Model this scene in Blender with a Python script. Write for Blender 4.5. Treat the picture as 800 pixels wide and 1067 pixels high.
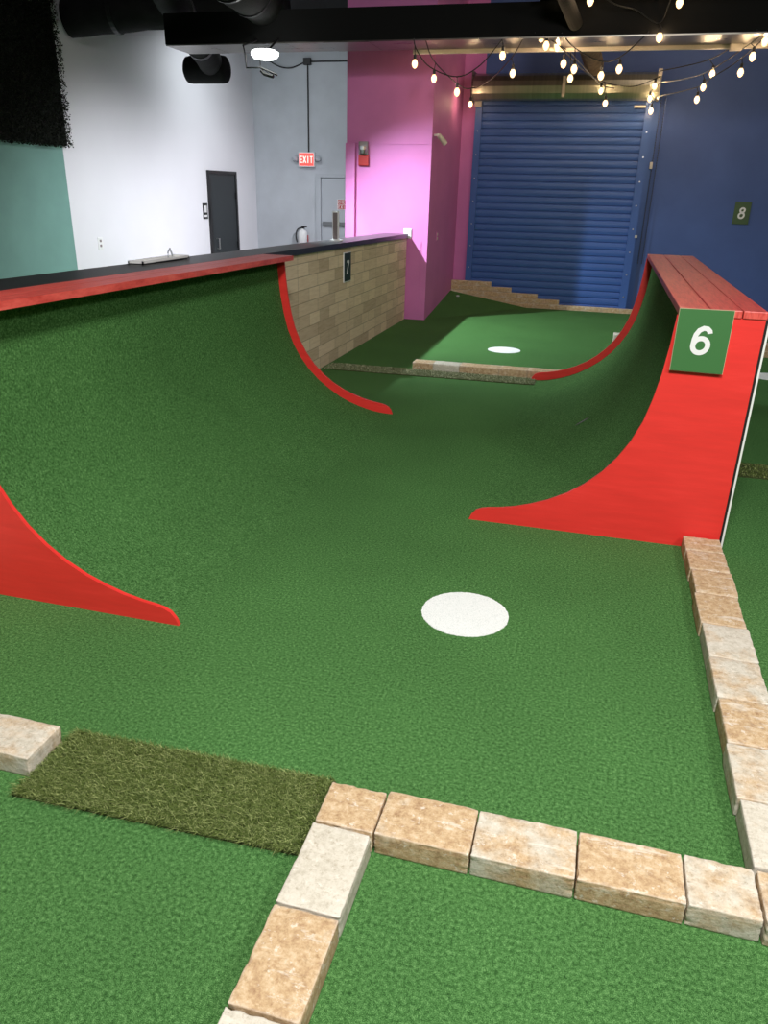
import bpy, bmesh, math, random
from mathutils import Vector, Matrix
random.seed(7)
for o in list(bpy.data.objects): bpy.data.objects.remove(o)
SC = bpy.context.scene
COL = SC.collection
PI = math.pi

# ------------------------------------------------------------------ camera, world, lights, exposure
CW, CH, F = 800.0, 1067.0, 798.0
AX = [[0.9637, 0.1247, -0.2359], [0.2658, -0.3679, 0.8911], [0.0243, -0.9215, -0.3877]]
cam_d = bpy.data.cameras.new('camera')
cam = bpy.data.objects.new('camera', cam_d); COL.objects.link(cam)
cam_d.sensor_fit = 'VERTICAL'; cam_d.sensor_height = 24.0; cam_d.lens = F / CH * 24.0
cam_d.clip_start = 0.05; cam_d.clip_end = 100
rot = Matrix([[r[0], -r[1], -r[2]] for r in AX])
cam.matrix_world = Matrix.Translation((0, 0, 1.7)) @ rot.to_quaternion().to_matrix().to_4x4()
SC.camera = cam

w = bpy.data.worlds.new('world'); SC.world = w; w.use_nodes = True
bg = w.node_tree.nodes['Background']
bg.inputs[0].default_value = (0.9, 0.95, 1.0, 1); bg.inputs[1].default_value = 0.03

def area(name, loc, target, size, power, color, sy=None):
    d = bpy.data.lights.new(name, 'AREA'); d.energy = power; d.color = color
    d.shape = 'RECTANGLE'; d.size = size; d.size_y = sy or size
    o = bpy.data.objects.new(name, d); COL.objects.link(o); o.location = loc
    o.rotation_euler = (Vector(target) - Vector(loc)).to_track_quat('-Z', 'Y').to_euler()
    return o
def spot(name, loc, target, power, color, deg, blend, r=0.15):
    d = bpy.data.lights.new(name, 'SPOT'); d.energy = power; d.color = color; d.spot_size = math.radians(deg); d.spot_blend = blend; d.shadow_soft_size = r
    o = bpy.data.objects.new(name, d); COL.objects.link(o); o.location = loc
    o.rotation_euler = (Vector(target) - Vector(loc)).to_track_quat('-Z', 'Y').to_euler()
area('overhead_area_light', (0.1, 0.2, 4.5), (-0.2, 2.4, 0), 0.8, 310, (1.0, 0.98, 0.95))
area('overhead_area_light', (2.7, 0.3, 3.9), (0.0, 2.4, 0), 0.8, 120, (1.0, 0.97, 0.94))
area('overhead_area_light', (-7.0, 15.6, 4.6), (-7.2, 17.0, 0.0), 0.8, 60, (0.9, 0.97, 1.0))  # unseen light added for the grey wall
area('overhead_area_light', (1.0, 10.9, 4.6), (0.6, 12.6, 1.0), 1.5, 34, (1.0, 0.80, 0.62))  # warm light added to brighten the back wall and column side, no fixture
spot('wall_fill_spot', (-3.9, 12.3, 3.15), (-8.6, 13.0, -1.6), 1200, (0.92, 0.94, 1.0), 100, 1.0, 0.3)  # unseen spot added to brighten the lower white wall
spot('wall_fill_spot', (-4.3, 15.6, 3.2), (-8.6, 16.8, -1.0), 620, (0.94, 0.94, 1.0), 110, 1.0, 0.3)  # second added spot, for the far end of the white wall
SC.view_settings.view_transform = 'Standard'
SC.view_settings.look = 'None'
SC.view_settings.exposure = 0.0
SC.view_settings.gamma = 1.0
SC.view_settings.use_curve_mapping = False

# ------------------------------------------------------------------ helpers
def new_bm(): return bmesh.new()

def obj(name, bm, mat, parent=None, smooth=False, loc=None):
    me = bpy.data.meshes.new(name); bmesh.ops.recalc_face_normals(bm, faces=bm.faces)
    bm.to_mesh(me); bm.free()
    o = bpy.data.objects.new(name, me); COL.objects.link(o)
    if mat: me.materials.append(mat)
    if parent: o.parent = parent
    if loc: o.location = loc
    if smooth:
        for p in me.polygons: p.use_smooth = True
    return o

def tag(o, label=None, cat=None, group=None, kind=None):
    if label: o['label'] = label
    if cat: o['category'] = cat
    if group: o['group'] = group
    if kind: o['kind'] = kind
    return o

def thing(name, label, cat, loc=(0, 0, 0), rotz=0.0, group=None):
    o = bpy.data.objects.new(name, None); COL.objects.link(o)
    o.empty_display_size = 0.1; o.location = loc; o.rotation_euler = (0, 0, rotz)
    return tag(o, label, cat, group)

def struct(name, bm, mat, parent=None, label=None, cat=None):
    o = obj(name, bm, mat, parent)
    if not parent: o['kind'] = 'structure'
    return tag(o, label, cat)

def box(bm, a, b, bevel=0.0):
    x0, y0, z0 = a; x1, y1, z1 = b
    vs = [bm.verts.new(p) for p in ((x0,y0,z0),(x1,y0,z0),(x1,y1,z0),(x0,y1,z0),(x0,y0,z1),(x1,y0,z1),(x1,y1,z1),(x0,y1,z1))]
    fs = [bm.faces.new([vs[i] for i in f]) for f in ((0,3,2,1),(4,5,6,7),(0,1,5,4),(1,2,6,5),(2,3,7,6),(3,0,4,7))]
    if bevel:
        es = set(e for f in fs for e in f.edges)
        bmesh.ops.bevel(bm, geom=list(es), offset=bevel, segments=2, profile=0.5, affect='EDGES')
    return bm

def bx(a, b, bevel=0.0): return box(new_bm(), a, b, bevel)

def prism(bm, pts, axis, t0, t1):
    """extrude a 2-D outline along an axis"""
    def P(p, t):
        return {'x': (t, p[0], p[1]), 'y': (p[0], t, p[1]), 'z': (p[0], p[1], t)}[axis]
    A = [bm.verts.new(P(p, t0)) for p in pts]; B = [bm.verts.new(P(p, t1)) for p in pts]
    bm.faces.new(A); bm.faces.new(B[::-1])
    n = len(pts)
    for i in range(n): bm.faces.new((A[i], A[(i+1) % n], B[(i+1) % n], B[i]))
    return bm

def tube(bm, pts, r, seg=8, caps=True):
    pts = [Vector(p) for p in pts]; rings = []
    rr = r if isinstance(r, (list, tuple)) else [r] * len(pts)
    up = Vector((0.13, 0.21, 1)).normalized()
    for i, p in enumerate(pts):
        d = (pts[min(i+1, len(pts)-1)] - pts[max(i-1, 0)]).normalized()
        u = d.cross(up)
        if u.length < 0.05: u = d.cross(Vector((1, 0, 0)))
        u.normalize(); v = d.cross(u)
        rings.append([bm.verts.new(p + rr[i] * (math.cos(a) * u + math.sin(a) * v)) for a in [2*PI*k/seg for k in range(seg)]])
    for a, b in zip(rings, rings[1:]):
        for k in range(seg): bm.faces.new((a[k], a[(k+1) % seg], b[(k+1) % seg], b[k]))
    if caps: bm.faces.new(rings[0][::-1]); bm.faces.new(rings[-1])
    return bm

def lathe(bm, prof, c=(0, 0, 0), seg=16):
    """prof: list of (radius, z)"""
    rings = []
    for r, z in prof:
        rings.append([bm.verts.new((c[0] + r*math.cos(2*PI*k/seg), c[1] + r*math.sin(2*PI*k/seg), c[2] + z)) for k in range(seg)])
    for a, b in zip(rings, rings[1:]):
        for k in range(seg): bm.faces.new((a[k], a[(k+1) % seg], b[(k+1) % seg], b[k]))
    bm.faces.new(rings[0][::-1]); bm.faces.new(rings[-1])
    return bm

def catmull(pts, n=6):
    pts = [Vector(p) for p in pts]; out = []
    for i in range(len(pts) - 1):
        p0 = pts[max(i-1, 0)]; p1 = pts[i]; p2 = pts[i+1]; p3 = pts[min(i+2, len(pts)-1)]
        for k in range(n):
            t = k / n
            out.append(0.5 * ((2*p1) + (p2-p0)*t + (2*p0-5*p1+4*p2-p3)*t*t + (3*p1-p0-3*p2+p3)*t*t*t))
    out.append(pts[-1]); return out

# ------------------------------------------------------------------ materials
def mat(name, color, rough=0.7, metal=0.0, spec=0.5):
    m = bpy.data.materials.new(name); m.use_nodes = True
    b = m.node_tree.nodes['Principled BSDF']
    b.inputs['Base Color'].default_value = (*color, 1); b.inputs['Roughness'].default_value = rough
    b.inputs['Metallic'].default_value = metal; b.inputs['Specular IOR Level'].default_value = spec
    return m

class NT:
    def __init__(s, m): s.t = m.node_tree; s.b = s.t.nodes['Principled BSDF']
    def n(s, typ, **kw):
        x = s.t.nodes.new(typ)
        for k, v in kw.items():
            if k in x.inputs.keys(): x.inputs[k].default_value = v
            else: setattr(x, k, v)
        return x
    def l(s, a, b): s.t.links.new(a, b)
    def ramp(s, fac, stops):
        r = s.t.nodes.new('ShaderNodeValToRGB'); e = r.color_ramp.elements
        while len(e) > 1: e.remove(e[-1])
        e[0].position = stops[0][0]; e[0].color = (*stops[0][1], 1)
        for p, c in stops[1:]:
            q = e.new(p); q.color = (*c, 1)
        s.l(fac, r.inputs[0]); return r.outputs[0]
    def coord(s, which='Object', scale=None):
        c = s.t.nodes.new('ShaderNodeTexCoord').outputs[which]
        if scale:
            mp = s.t.nodes.new('ShaderNodeMapping'); mp.inputs['Scale'].default_value = scale
            s.l(c, mp.inputs[0]); c = mp.outputs[0]
        return c
    def noise(s, vec, scale, detail=4, rough=0.6):
        x = s.t.nodes.new('ShaderNodeTexNoise'); x.inputs['Scale'].default_value = scale
        x.inputs['Detail'].default_value = detail; x.inputs['Roughness'].default_value = rough
        s.l(vec, x.inputs['Vector']); return x.outputs[0]
    def mix(s, fac, a, b, mode='MIX'):
        x = s.t.nodes.new('ShaderNodeMix'); x.data_type = 'RGBA'; x.blend_type = mode
        for sock, v in ((x.inputs[0], fac), (x.inputs[6], a), (x.inputs[7], b)):
            if hasattr(v, 'links'): s.l(v, sock)
            else: sock.default_value = v if isinstance(v, float) else (*v, 1)
        return x.outputs[2]
    def bump(s, h, strength, dist):
        x = s.t.nodes.new('ShaderNodeBump'); x.inputs['Strength'].default_value = strength
        x.inputs['Distance'].default_value = dist; s.l(h, x.inputs['Height']); s.l(x.outputs[0], s.b.inputs['Normal'])

def m_turf(name, dark, mid, light, scale=430.0):
    m = mat(name, mid, 0.95, 0, 0.15); t = NT(m); c = t.coord('Object')
    a = t.noise(c, scale, 3, 0.7); b = t.noise(c, scale * 0.22, 3, 0.6); big = t.noise(c, 1.3, 3, 0.5)
    add = t.t.nodes.new('ShaderNodeMath'); add.operation = 'MULTIPLY_ADD'; add.inputs[1].default_value = 0.35
    t.l(b, add.inputs[0]); sc_ = t.t.nodes.new('ShaderNodeMath'); sc_.operation = 'MULTIPLY'; sc_.inputs[1].default_value = 0.65
    t.l(a, sc_.inputs[0]); t.l(sc_.outputs[0], add.inputs[2])
    col = t.ramp(add.outputs[0], [(0.38, dark), (0.5, mid), (0.62, light)])
    v = t.ramp(big, [(0.3, (0.9, 0.9, 0.9)), (0.7, (1.08, 1.08, 1.08))])
    col = t.mix(1.0, col, v, 'MULTIPLY')
    t.l(col, t.b.inputs['Base Color']); t.bump(add.outputs[0], 0.9, 0.004)
    return m
TURF = m_turf('green_turf', (0.010, 0.040, 0.008), (0.050, 0.152, 0.036), (0.165, 0.35, 0.12))

def m_white_turf():
    m = mat('white_painted_turf', (0.8, 0.82, 0.8), 0.95, 0, 0.1); t = NT(m); c = t.coord('Object')
    a = t.noise(c, 230, 3, 0.7)
    t.l(t.ramp(a, [(0.3, (0.52, 0.57, 0.54)), (0.45, (0.82, 0.85, 0.82)), (0.7, (0.92, 0.93, 0.91))]), t.b.inputs['Base Color'])
    t.bump(a, 0.5, 0.008); return m
WTURF = m_white_turf()

def m_paint_wood(name, base, rough=0.45):
    m = mat(name, base, rough, 0, 0.5); t = NT(m); c = t.coord('Object', (1.2, 1.2, 9.0))
    a = t.noise(c, 3.0, 5, 0.6); g = t.noise(t.coord('Object', (6, 1.0, 60)), 4.0, 4, 0.7)
    dk = tuple(x * 0.92 for x in base); lt = tuple(min(1, x * 1.06 + 0.006) for x in base)
    col = t.ramp(a, [(0.3, dk), (0.55, base), (0.75, lt)])
    t.l(col, t.b.inputs['Base Color']); t.bump(g, 0.25, 0.002); return m
RED = m_paint_wood('red_painted_plywood', (0.78, 0.036, 0.030), 0.42)
def m_boards():
    m = mat('red_painted_boards', (0.62, 0.05, 0.04), 0.35, 0, 0.6); t = NT(m)
    g = t.noise(t.coord('Object', (40, 3, 10)), 2.0, 6, 0.7); a = t.noise(t.coord('Object', (9, 3, 3)), 3.0, 5, 0.65)
    col = t.ramp(g, [(0.35, (0.52, 0.05, 0.04)), (0.55, (0.72, 0.10, 0.08)), (0.75, (0.78, 0.17, 0.13))])
    sc_ = t.ramp(a, [(0.60, (0, 0, 0)), (0.72, (0.35, 0.35, 0.35))])
    col = t.mix(sc_, col, (0.62, 0.2, 0.17))
    t.l(col, t.b.inputs['Base Color']); t.bump(g, 0.4, 0.002); return m
BOARD = m_boards()

def m_stone():
    m = mat('tumbled_paver', (0.6, 0.5, 0.4), 0.9, 0, 0.2); t = NT(m)
    oi = t.t.nodes.new('ShaderNodeObjectInfo')
    c = t.coord('Object'); off = t.t.nodes.new('ShaderNodeVectorMath'); off.operation = 'ADD'
    mul = t.t.nodes.new('ShaderNodeVectorMath'); mul.operation = 'SCALE'; mul.inputs['Scale'].default_value = 37.0
    cb = t.t.nodes.new('ShaderNodeCombineXYZ')
    for i in range(3): t.l(oi.outputs['Random'], cb.inputs[i])
    t.l(cb.outputs[0], mul.inputs[0]); t.l(c, off.inputs[0]); t.l(mul.outputs[0], off.inputs[1]); c = off.outputs[0]
    cloud = t.noise(c, 9.0, 5, 0.6)
    st = t.t.nodes.new('ShaderNodeMapping'); st.inputs['Scale'].default_value = (0.5, 1.9, 1.3); t.l(c, st.inputs[0])
    streak = t.noise(st.outputs[0], 13.0, 6, 0.7); fine = t.noise(c, 75.0, 5, 0.7); pit = t.noise(c, 34.0, 4, 0.75)
    sep = t.t.nodes.new('ShaderNodeSeparateColor'); t.l(oi.outputs['Color'], sep.inputs[0])
    am = t.t.nodes.new('ShaderNodeMath'); am.operation = 'ADD'; t.l(cloud, am.inputs[0]); t.l(sep.outputs[0], am.inputs[1])
    tanf = t.ramp(am.outputs[0], [(0.74, (0, 0, 0)), (1.02, (1, 1, 1))])
    blot = t.noise(c, 38.0, 7, 0.8)
    tan_ = t.ramp(blot, [(0.34, (0.33, 0.205, 0.115)), (0.48, (0.49, 0.34, 0.19)), (0.60, (0.60, 0.455, 0.29)), (0.72, (0.68, 0.58, 0.45))])
    crm = t.ramp(blot, [(0.32, (0.42, 0.38, 0.30)), (0.5, (0.57, 0.53, 0.44)), (0.7, (0.66, 0.62, 0.54))])
    col = t.mix(tanf, crm, tan_)
    sp_ = t.ramp(streak, [(0.57, (0, 0, 0)), (0.64, (0.55, 0.55, 0.55))])
    col = t.mix(sp_, col, (0.74, 0.68, 0.58))
    spots = t.ramp(pit, [(0.60, (0, 0, 0)), (0.66, (0.6, 0.6, 0.6))])
    col = t.mix(spots, col, (0.76, 0.71, 0.62))
    dkp = t.ramp(fine, [(0.3, (0.70, 0.66, 0.60)), (0.45, (1, 1, 1))])
    col = t.mix(1.0, col, dkp, 'MULTIPLY')
    geo = t.t.nodes.new('ShaderNodeNewGeometry')
    edge = t.ramp(geo.outputs['Pointiness'], [(0.52, (0, 0, 0)), (0.62, (0.55, 0.55, 0.55))])
    col = t.mix(edge, col, (0.84, 0.80, 0.73))
    t.l(col, t.b.inputs['Base Color']); t.bump(fine, 0.35, 0.006)
    return m
STONE = m_stone()

def m_wall(name, base, scale=2.0, var=0.06, rough=0.6, bumpy=0.05):
    m = mat(name, base, rough, 0, 0.35); t = NT(m); c = t.coord('Object')
    a = t.noise(c, scale, 4, 0.55); f = t.noise(c, 45.0, 4, 0.6)
    t.l(t.ramp(a, [(0.3, tuple(x*(1-var) for x in base)), (0.7, tuple(min(1, x*(1+var)) for x in base))]), t.b.inputs['Base Color'])
    t.bump(f, bumpy, 0.01); return m
W_WHITE = m_wall('white_wall_paint', (0.74, 0.735, 0.77), 1.0, 0.02, 0.6, 0.015)
W_GREY = m_wall('grey_wall_paint', (0.50, 0.53, 0.57))
W_TEAL = m_wall('teal_wall_paint', (0.17, 0.33, 0.29))
W_PINK = m_wall('pink_wall_paint', (0.66, 0.205, 0.50))
W_BLUE = m_wall('blue_wall_paint', (0.07, 0.12, 0.33), 1.2, 0.12)
BLUEM = m_wall('blue_painted_steel', (0.05, 0.12, 0.38), 1.5, 0.06, 0.4)
BLACKW = mat('black_ceiling_paint', (0.006, 0.006, 0.006), 0.85, 0, 0.2)
BLACK = mat('black_metal', (0.012, 0.012, 0.013), 0.45)
BLACKT = mat('black_laminate', (0.028, 0.028, 0.03), 0.36, 0, 0.6)
DUCT = m_wall('dark_duct_insulation', (0.008, 0.008, 0.009), 6, 0.3, 0.9, 0.4)
GREYD = mat('grey_door_paint', (0.45, 0.48, 0.52), 0.5)
CHARC = mat('charcoal_door_paint', (0.022, 0.027, 0.03), 0.5)
WHITEP = mat('white_plastic', (0.8, 0.8, 0.8), 0.4)
CREAM = mat('cream_metal', (0.62, 0.57, 0.50), 0.5)
REDP = mat('red_plastic', (0.45, 0.03, 0.03), 0.4)
CHROME = mat('brushed_steel', (0.6, 0.6, 0.6), 0.3, 1.0)
CONC = m_wall('grey_concrete', (0.3, 0.3, 0.3), 3)
SIGNG = mat('green_sign_face', (0.045, 0.16, 0.045), 0.5)
SIGNK = mat('dark_green_sign_face', (0.010, 0.035, 0.03), 0.5)
SIGNO = mat('olive_green_sign_face', (0.06, 0.11, 0.045), 0.6)
SIGNE = mat('sign_edge', (0.55, 0.42, 0.28), 0.6)
BROWNP = mat('grey_brown_panel', (0.22, 0.18, 0.18), 0.5)

def m_galv():
    m = mat('galvanised_sheet', (0.42, 0.40, 0.36), 0.35, 0.9, 0.5); t = NT(m)
    a = t.noise(t.coord('Object', (0.6, 6, 6)), 3.0, 4, 0.6)
    t.l(t.ramp(a, [(0.3, (0.07, 0.065, 0.06)), (0.7, (0.28, 0.26, 0.23))]), t.b.inputs['Base Color'])
    t.l(t.ramp(a, [(0.3, (0.25,)*3), (0.7, (0.42,)*3)]), t.b.inputs['Roughness'])
    return m
GALV = m_galv()
def m_barrel():
    m = mat('brushed_galvanised_hood', (0.5, 0.46, 0.4), 0.34, 0.9, 0.5); t = NT(m)
    a = t.noise(t.coord('Object', (14, 0.3, 0.3)), 1.5, 2, 0.7)
    t.l(t.ramp(a, [(0.35, (0.40, 0.38, 0.31)), (0.65, (0.50, 0.47, 0.39))]), t.b.inputs['Base Color']); return m
HOOD = m_barrel()

def m_plank():
    m = mat('whitewashed_wood_cladding', (0.4, 0.33, 0.23), 0.75, 0, 0.25); t = NT(m)
    tc = t.t.nodes.new('ShaderNodeTexCoord'); sp = t.t.nodes.new('ShaderNodeSeparateXYZ'); cb = t.t.nodes.new('ShaderNodeCombineXYZ')
    t.l(tc.outputs['Object'], sp.inputs[0]); t.l(sp.outputs[1], cb.inputs[0]); t.l(sp.outputs[2], cb.inputs[1])
    br = t.t.nodes.new('ShaderNodeTexBrick'); br.offset = 0.37; br.offset_frequency = 2; br.squash = 0.55; br.squash_frequency = 2
    br.inputs['Color1'].default_value = (0.90, 0.73, 0.52, 1); br.inputs['Color2'].default_value = (0.50, 0.37, 0.24, 1)
    br.inputs['Mortar'].default_value = (0.36, 0.27, 0.18, 1); br.inputs['Scale'].default_value = 1.0
    br.inputs['Brick Width'].default_value = 0.52; br.inputs['Row Height'].default_value = 0.118
    br.inputs['Mortar Size'].default_value = 0.0045; br.inputs['Bias'].default_value = -0.15; br.inputs['Mortar Smooth'].default_value = 0.3
    t.l(cb.outputs[0], br.inputs['Vector'])
    g = t.noise(t.coord('Object', (1, 2.2, 26)), 2.4, 5, 0.65)
    col = t.mix(0.28, br.outputs['Color'], t.ramp(g, [(0.3, (0.36, 0.27, 0.18)), (0.5, (0.66, 0.55, 0.41)), (0.7, (0.85, 0.76, 0.62))]))
    t.l(col, t.b.inputs['Base Color']); t.bump(br.outputs['Fac'], -0.6, 0.006) if False else t.bump(g, 0.3, 0.004)
    return m
PLANK = m_plank()

def m_emit(name, color, strength):
    m = mat(name, color, 0.3); b = m.node_tree.nodes['Principled BSDF']
    b.inputs['Emission Color'].default_value = (*color, 1); b.inputs['Emission Strength'].default_value = strength; return m
def m_bulb():
    m = bpy.data.materials.new('warm_bulb_glass'); m.use_nodes = True; t = m.node_tree; t.nodes.clear()
    o = t.nodes.new('ShaderNodeOutputMaterial'); x = t.nodes.new('ShaderNodeMixShader'); x.inputs[0].default_value = 0.5
    e = t.nodes.new('ShaderNodeEmission'); e.inputs[0].default_value = (1.0, 0.62, 0.28, 1); e.inputs[1].default_value = 5.0
    tr_ = t.nodes.new('ShaderNodeBsdfTransparent'); t.links.new(tr_.outputs[0], x.inputs[1]); t.links.new(e.outputs[0], x.inputs[2]); t.links.new(x.outputs[0], o.inputs[0])
    return m
BULB = m_bulb()
FILA = m_emit('bulb_filament', (1.0, 0.70, 0.40), 700.0)
LAMP = m_emit('cool_white_lamp_lens', (0.95, 1.0, 0.95), 7.0)
EXITG = m_emit('lit_exit_panel', (1.0, 0.06, 0.05), 1.6)
EXITL = m_emit('lit_exit_letter', (1.0, 0.35, 0.32), 2.4)

def m_blades(name, a, b, c):
    m = mat(name, b, 0.7, 0, 0.25); t = NT(m)
    g = t.t.nodes.new('ShaderNodeNewGeometry')
    t.l(t.ramp(g.outputs['Random Per Island'], [(0.0, a), (0.55, b), (0.9, c), (1.0, (min(1, c[0]*1.8), c[1]*1.7, c[2]*1.8))]), t.b.inputs['Base Color'])
    return m
BLADE = m_blades('long_grass_blades', (0.045, 0.072, 0.012), (0.105, 0.150, 0.030), (0.25, 0.30, 0.11))
BLADEP = m_blades('pale_grass_blades', (0.09, 0.11, 0.04), (0.20, 0.235, 0.11), (0.50, 0.53, 0.34))
MATB = mat('grass_mat_backing', (0.045, 0.06, 0.015), 0.95)
LEAF = m_blades('dark_hedge_leaves', (0.002, 0.003, 0.002), (0.006, 0.009, 0.005), (0.014, 0.018, 0.010))

# ------------------------------------------------------------------ stroke digits and letters (built as raised shapes)
def ell(cx, cz, rx, rz, a0, a1, n=28):
    return [(cx + rx*math.cos(math.radians(a0 + (a1-a0)*k/n)), cz + rz*math.sin(math.radians(a0 + (a1-a0)*k/n))) for k in range(n+1)]
GL = {
 '6': [(ell(0, -.20, .22, .225, 0, 360), .155), ([(-.22, -.20), (-.215, -.02), (-.19, .14), (-.12, .27), (0, .345), (.11, .33), (.19, .26), (.21, .19)], .155)],
 '8': [(ell(0, -.21, .21, .21, 0, 360), .15), (ell(0, .21, .175, .17, 0, 360), .15)],
 '7': [([(-.27, .38), (.27, .38)], .16), ([(.24, .38), (.08, .12), (-.04, -.15), (-.09, -.46)], .17)],
 'E': [([(-.2, -.45), (-.2, .45)], .14), ([(-.2, .38), (.25, .38)], .14), ([(-.2, 0), (.2, 0)], .14), ([(-.2, -.38), (.25, -.38)], .14)],
 'X': [([(-.27, -.45), (.27, .45)], .15), ([(-.27, .45), (.27, -.45)], .15)],
 'I': [([(0, -.45), (0, .45)], .15)],
 'T': [([(0, -.45), (0, .38)], .14), ([(-.28, .38), (.28, .38)], .14)],
 'M': [([(-.28, -.45), (-.28, .45)], .13), ([(-.28, .42), (0, -.1), (.28, .42)], .13), ([(.28, -.45), (.28, .45)], .13)],
 'R': [([(-.2, -.45), (-.2, .45)], .14), ([(-.2, .38), (.1, .38), (.2, .22), (.1, .04), (-.2, .04)], .13), ([(0, .04), (.24, -.45)], .14)],
 'G': [(ell(0, 0, .24, .38, 50, 330), .14), ([(.24, -.3), (.24, -.02), (.05, -.02)], .13)],
 'N': [([(-.25, -.45), (-.25, .45)], .14), ([(-.25, .42), (.25, -.42)], .14), ([(.25, -.45), (.25, .45)], .14)],
 'C': [(ell(0, 0, .24, .38, 50, 310), .14)],
 'Y': [([(-.27, .45), (0, 0), (.27, .45)], .14), ([(0, 0), (0, -.45)], .14)],
 'O': [(ell(0, 0, .25, .38, 0, 360), .14)],
 'L': [([(-.2, .45), (-.2, -.38), (.25, -.38)], .14)],
}
def glyphs(bm, text, h, origin, ux, uz, un, depth=0.002, shear=0.0, adv=0.78, widen=1.0):
    """raised strokes; origin = centre of the line, ux/uz = reading and up directions, un = outwards"""
    o = Vector(origin); ux = Vector(ux); uz = Vector(uz); un = Vector(un); n = len(text)
    for i, ch in enumerate(text):
        if ch not in GL: continue
        cx = (i - (n-1)/2) * adv * h
        for si, (pts, wd) in enumerate(GL[ch]):
            P = [Vector((p[0]*widen + shear*p[1], p[1])) for p in pts]; L = []; R = []
            closed = (P[0] - P[-1]).length < 1e-5
            for k, p in enumerate(P):
                if closed: a = P[(k-1) % (len(P)-1)]; b = P[(k+1) % (len(P)-1)]
                else: a = P[max(k-1, 0)]; b = P[min(k+1, len(P)-1)]
                d = (b - a).normalized(); q = Vector((-d.y, d.x)) * wd / 2
                L.append(p + q); R.append(p - q)
            zo = 0.0005 * si
            def W(p, z): return o + ux*(cx + p.x*h) + uz*(p.y*h) + un*z
            for k in range(len(P)-1):
                c = [L[k], L[k+1], R[k+1], R[k]]
                A = [bm.verts.new(W(p, depth + zo)) for p in c]; B = [bm.verts.new(W(p, 0)) for p in c]
                bm.faces.new(A)
                bm.faces.new((A[0], A[1], B[1], B[0])); bm.faces.new((A[2], A[3], B[3], B[2]))
    return bm

# ================================================================== THE ROOM
struct('floor', bx((-12, -4, -0.12), (7, 13.2, 0.0)), TURF)
struct('floor_concrete', bx((-12, 13.2, -0.12), (-2.3, 19.2, 0.0)), CONC)
struct('ceiling', bx((-12, -4, 4.9), (7, 19.2, 5.0)), BLACKW)
struct('wall_back', bx((-2.05, 13.0, 0), (7, 13.2, 4.9)), W_BLUE)
struct('wall_back_pink', bx((-2.42, 13.0, 0), (-2.05, 13.2, 4.9)), W_PINK)
pc = new_bm(); box(pc, (-3.54, 10.9, 0), (-2.37, 13.0, 4.9))
struct('wall_column_pink', pc, W_PINK)
struct('trim_1', bx((-3.545, 10.85, 0.0), (-3.41, 10.905, 2.27), 0.004), W_PINK)
seam = new_bm(); box(seam, (-3.41, 10.893, 2.262), (-2.37, 10.905, 2.272)); box(seam, (-3.405, 10.893, 0), (-3.395, 10.902, 2.27)); box(seam, (-2.462, 10.893, 0), (-2.454, 10.902, 1.05))
struct('trim_2', seam, W_PINK)
struct('wall_far_grey', bx((-8.7, 18.95, 0), (-3.0, 19.15, 4.9)), W_GREY)
struct('wall_left_white', bx((-8.7, 11.6, 0), (-8.5, 18.95, 4.9)), W_WHITE)
struct('wall_left_teal', bx((-8.7, 2.0, 0), (-8.5, 11.6, 4.9)), W_TEAL)

# low divider wall with black counter cap (leans down very slightly along its length)
def capz(y): return 1.267 - 0.0107 * y
pw = thing('partition_wall', 'long low divider wall clad in whitewashed wood blocks with black counter top', 'divider wall', (-2.8, 7, 0))
def rel(o, p): o.parent = p; o.matrix_parent_inverse = Matrix.Translation(-Vector(p.location)); return o
def yprism(x0, x1, y0, y1, top, bot):
    bm = new_bm()
    v = [bm.verts.new(p) for p in ((x0,y0,bot(y0)),(x1,y0,bot(y0)),(x1,y1,bot(y1)),(x0,y1,bot(y1)),(x0,y0,top(y0)),(x1,y0,top(y0)),(x1,y1,top(y1)),(x0,y1,top(y1)))]
    for f in ((0,3,2,1),(4,5,6,7),(0,1,5,4),(1,2,6,5),(2,3,7,6),(3,0,4,7)): bm.faces.new([v[i] for i in f])
    return bm
rel(obj('wall_body', yprism(-2.93, -2.655, 1.2, 10.86, lambda y: capz(y)-0.05, lambda y: 0.0), PLANK), pw)
cp = rel(obj('counter_top', yprism(-2.97, -2.634, 1.2, 10.86, capz, lambda y: capz(y)-0.05), BLACKT), pw)

# far side steps of stone, sloped turf corner
mo = new_bm()
a = [mo.verts.new(p) for p in ((-2.37, 10.95, 0.001), (-1.12, 12.83, 0.001), (-2.37, 12.83, 0.205), (-2.37, 12.83, 0.001))]
for f in ((0, 1, 2), (0, 2, 3), (1, 3, 2), (0, 3, 1)): mo.faces.new([a[i] for i in f])
tag(obj('turf_ramp', mo, TURF), 'dark green turf slope rising into the corner below the stepped stones', 'turf slope')

# ------------------------------------------------------------------ doors and items on far walls
d1 = thing('door_1', 'charcoal black door on the white wall at far left', 'door', (-8.5, 17.1, 0)); d1['kind'] = 'structure'
rel(obj('door_frame', box(box(bx((-8.5, 16.38, 0), (-8.44, 16.46, 2.0)), (-8.5, 17.68, 0), (-8.44, 17.76, 2.0)), (-8.5, 16.46, 1.93), (-8.44, 17.68, 2.0)), BLACK), d1)
rel(obj('door_leaf', bx((-8.495, 16.46, 0.02), (-8.455, 17.68, 1.93), 0.004), CHARC), d1)
h = tube(new_bm(), [(-8.46, 16.62, 0.38), (-8.39, 16.62, 0.38), (-8.39, 16.62, 0.60), (-8.46, 16.62, 0.60)], 0.016, 8)
tag(rel(obj('door_handle', h, CHROME), d1), 'steel pull handle')
for z in (1.42, 0.35): rel(obj('hinge', bx((-8.456, 17.65, z), (-8.42, 17.71, z + 0.14), 0.003), BLACK), d1)
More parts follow.
